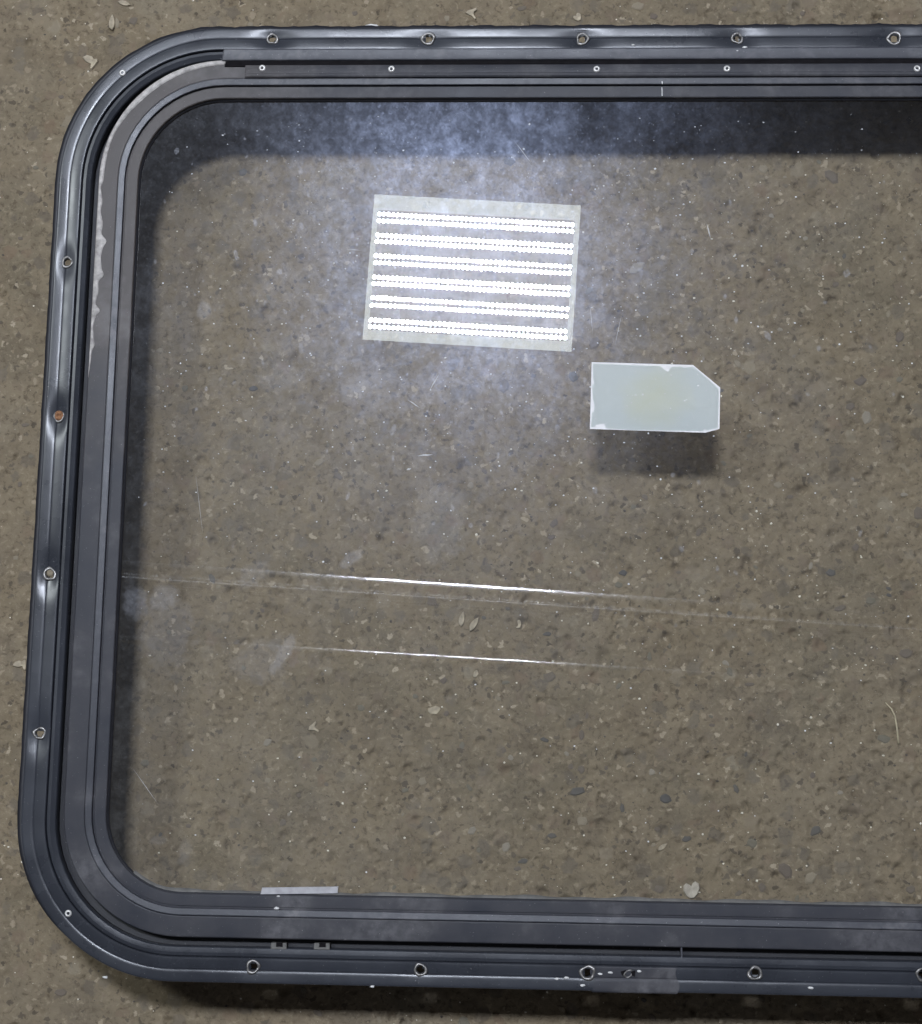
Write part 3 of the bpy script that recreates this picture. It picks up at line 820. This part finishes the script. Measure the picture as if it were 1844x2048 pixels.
# splice where two lengths of the frame meet, patched with a thin plate
sx = SEAM[0]
def splice():
    run = [(P, nn) for P, nn in outer if nn[1] > .99 and sx - .054 < P[0] < sx]
    prof = [(-.0007, ZT - .0030), (-.0006, ZT + .0003)] + [(o, z + .0003) for o, z in fl_prof[3:22]] + [(.0152, ZT - .002)]
    v = []; f = []; m = len(prof)
    for P, nn in run:
        for o, z in prof: v.append(dent((P[0] + .0012 * math.sin(o * 420), P[1] + o, z)))
    for i in range(len(run) - 1):
        for k in range(m - 1): f.append((i * m + k, (i + 1) * m + k, (i + 1) * m + k + 1, i * m + k + 1))
    return mesh_from(v, f, True, 'splice')
link('splice_plate', splice(), window, M['sash'])
link('seam', prism([(sx + .0004, .0155), (sx + .0013, .0155), (sx + .0016, .0055), (sx + .0006, .0055)], Z(-8), Z(-2.2)), window, M['hinge'])
# crumbs of white sealant stuck along the outer edge and on the rails
def blob(seed, s):
    r = random.Random(seed); v = []; f = []; n = 7
    for z, k in ((0, 1), (.35, .85), (.6, .4)):
        for i in range(n):
            a = 6.283 * i / n; q = r.uniform(.7, 1.2)
            v.append((math.cos(a) * s * k * q * 1.5, math.sin(a) * s * k * q * .7, z * s))
    for g in range(2):
        for i in range(n):
            j = (i + 1) % n; f.append((g * n + i, g * n + j, (g + 1) * n + j, (g + 1) * n + i))
    f.append(tuple(range(2 * n, 3 * n)))
    return mesh_from(v, f, True, 'crumb')
for k, (x, y) in enumerate(BITS):
    s = ((.0032, .0022, .0014, .0016, .0014, .0011, .0012, .0014, .0012, .0011, .0013, .0008, .0008) + (.0011,) * 9)[k]
    o = link('sealant_crumb', blob(k, s), window, M['seal_white'])
    z = ZT - .006 if k < 5 else (ZT - .003 if k in (5, 6) else (ZT - .0008 if k in (7,) else ZT + .0003))
    if k == 8: z = ZT - .003
    if k == 12: z = ZT - .003
    o.location = (x, y, z)

# prints and smears on the pane, and grains of dust lying on it
for k, (x, y, a, b, an) in enumerate(SMUDGE):
    n = 28
    v = [(math.cos(6.283185 * i / n) * a * 1.25, math.sin(6.283185 * i / n) * b * 1.25, 0) for i in range(n)]
    o = link('smudge', mesh_from(v, [tuple(range(n))]), pane, M['print' if k in (0, 1, 2, 3, 6) else 'smudge'])
    o.location = (x, y, ZG + .00012 + k * .00001); o.rotation_euler = (0, 0, math.radians(an))
def wg(x, y):
    d = math.hypot((x - .27) / .20, (y - .44) / .16)
    return min(1, .10 + .9 * math.exp(-d * d))
def spots(n, seed):
    r = random.Random(seed); v = []; f = []
    while n:
        x = r.gauss(.24, .13); y = r.gauss(.43, .09)
        if not (.055 < x < .56 and .06 < y < .535): continue
        n -= 1; a = r.uniform(.0005, .0013) * r.choice((1, 1, 1, 1.5)); b = a * r.uniform(.8, 2.2); an = r.uniform(-.3, .3); q = len(v); ph = r.uniform(0, 6)
        for i in range(9):
            t_ = 6.2832 * i / 9; k = 1 + .2 * math.sin(2 * t_ + ph) + .12 * math.sin(5 * t_ + ph)
            u, w = math.cos(t_) * a * k, math.sin(t_) * b * k
            v.append((x + u * math.cos(an) - w * math.sin(an), y + u * math.sin(an) + w * math.cos(an), ZG + .00030 + (n % 40) * .000002))
        f.append(tuple(range(q, q + 9)))
    return mesh_from(v, f)
link('dried_drops', spots(170, 17), pane, M['spot'], kind='stuff')
SCR = [((.056, .116), (.073, .094), .00016), ((.088, .300), (.094, .262), .00014), ((.352, .385), (.356, .405), .00022), ((.338, .392), (.336, .412), .00020),
       ((.322, .380), (.3265, .404), .00040), ((.3265, .404), (.3275, .440), .00030), ((.2585, .432), (.262, .4445), .0004), ((.235, .355), (.241, .366), .0005),
       ((.2215, .349), (.229, .344), .0005), ((.228, .313), (.238, .314), .0007), ((.2215, .304), (.2245, .305), .0008), ((.180, .4475), (.1895, .447), .0003), ((.41, .465), (.4125, .455), .0005), ((.287, .520), (.298, .505), .0003)]
for (x0, y0), (x1, y1), w in SCR:
    dx, dy = x1 - x0, y1 - y0; L = math.hypot(dx, dy); nx_, ny_ = -dy / L * w, dx / L * w
    link('scratch', prism([(x0, y0), (x0 + dx * .4 + nx_, y0 + dy * .4 + ny_), (x1, y1), (x0 + dx * .6 - nx_ * .6, y0 + dy * .6 - ny_ * .6)], ZG + .00002, ZG + .00016), pane, M['scratch'])
scatter('dust_specks', M['dusty'], 1500, .00016, .0008, lambda x, y: ZG + .00003, (.050, .57, .052, .538), wg, .35, pane, seed=9)

# ------------------------------------------------------------------ overhead: the lamp and three conduits, seen mirrored in the pane
LW, LH = .6874, .4967       # reads as the same mirrored size at this height
lamp = link('led_lamp', None, None, None, 'bright panel lamp with six double rows of lights mirrored in the glass', 'lamp')
lamp.location = LAMP_XY + (LAMP_Z,)
lamp.rotation_euler = (0, 0, math.radians(-3.2))
def box(x0, x1, y0, y1, z0, z1):
    v = [(x, y, z) for z in (z0, z1) for x, y in ((x0, y0), (x1, y0), (x1, y1), (x0, y1))]
    return mesh_from(v, [(3, 2, 1, 0), (4, 5, 6, 7), (0, 1, 5, 4), (1, 2, 6, 5), (2, 3, 7, 6), (3, 0, 4, 7)])
hw, hh = LW / 2, LH / 2
rim_glow = mat_emit('lit_white_rim', (.93, 1.0, .93), 4.5)
bed_glow = mat_emit('lit_led_board', (.95, .95, .98), 2.2)
led = mat_emit('led_chip', (.90, .97, 1.12), LED_RADIANCE)
link('housing', box(-hw, hw, -hh, hh, .004, .05), lamp, mat_simple('lamp_housing', (.5, .5, .5), .5))
MX, MT, MB_ = .018, .052, .033
link('board', box(-hw + MX, hw - MX, -hh + MB_, hh - MT, 0, .004), lamp, bed_glow)
for nm, a in (('rim', (-hw, hw, hh - MT, hh)), ('rim', (-hw, hw, -hh, -hh + MB_)), ('rim', (-hw, -hw + MX, -hh + MB_, hh - MT)), ('rim', (hw - MX, hw, -hh + MB_, hh - MT))):
    link(nm, box(*a, -.0005, .004), lamp, rim_glow)
rows = [(297, 342), (440, 482), (578, 624), (722, 765), (860, 908), (1008, 1052)]
NL = 43
for pair in rows:
    v = []; f = []
    for Y in pair:
        yy = hh - (Y - 165) / (1138 - 165) * LH
        for i in range(NL):
            xx = -hw + .022 + (LW - .046) * i / (NL - 1)
            b = len(v)
            for k in range(8):
                a = 6.283185 * (k + .5) / 8
                v.append((xx + math.cos(a) * .0047, yy + math.sin(a) * .0057, -.0012))
            f.append(tuple(b + k for k in range(7, -1, -1)))
    link('led_strip', mesh_from(v, f), lamp, led)

def conduit(y_at, x0, x1, slope, r, z, rough, dull, col, label, xm=.2):
    t = NT('conduit_metal')
    a = t.n('BsdfGlossy', inp={'Color': (*col, 1), 'Roughness': rough}).outputs[0]
    b = t.n('BsdfGlossy', inp={'Color': (*col, 1), 'Roughness': .42}).outputs[0]
    if dull >= 1: m = t.done(t.n('BsdfDiffuse', inp={0: (*col, 1)}).outputs[0])     # painted
    else: m = t.done(t.n('MixShader', inp={0: dull, 1: a, 2: b}).outputs[0])
    pts = [(x, y_at + (x - xm) * slope, z) for x in np.linspace(x0, x1, 9)]
    link('ceiling_conduit', tube(pts, r, 16), None, m, label, 'conduit')
conduit(0.6195, -2.4, 2.8, -0.0575, 0.036, 3.9, .14, .45, (0.8, 0.8, 0.8), 'thin ceiling rod mirrored as the brightest upper streak in the glass')
conduit(0.5847, -2.4, 2.8, -0.0545, 0.01, 3.72, .35, 1, (0.8, 0.8, 0.78), 'thin dull ceiling rod mirrored as the faint streak between two bright ones')
conduit(0.4341, -2.4, 2.8, -0.0475, 0.017, 3.9, .13, .4, (0.7, 0.69, 0.66), 'thin ceiling rod mirrored as the lowest streak in the glass')
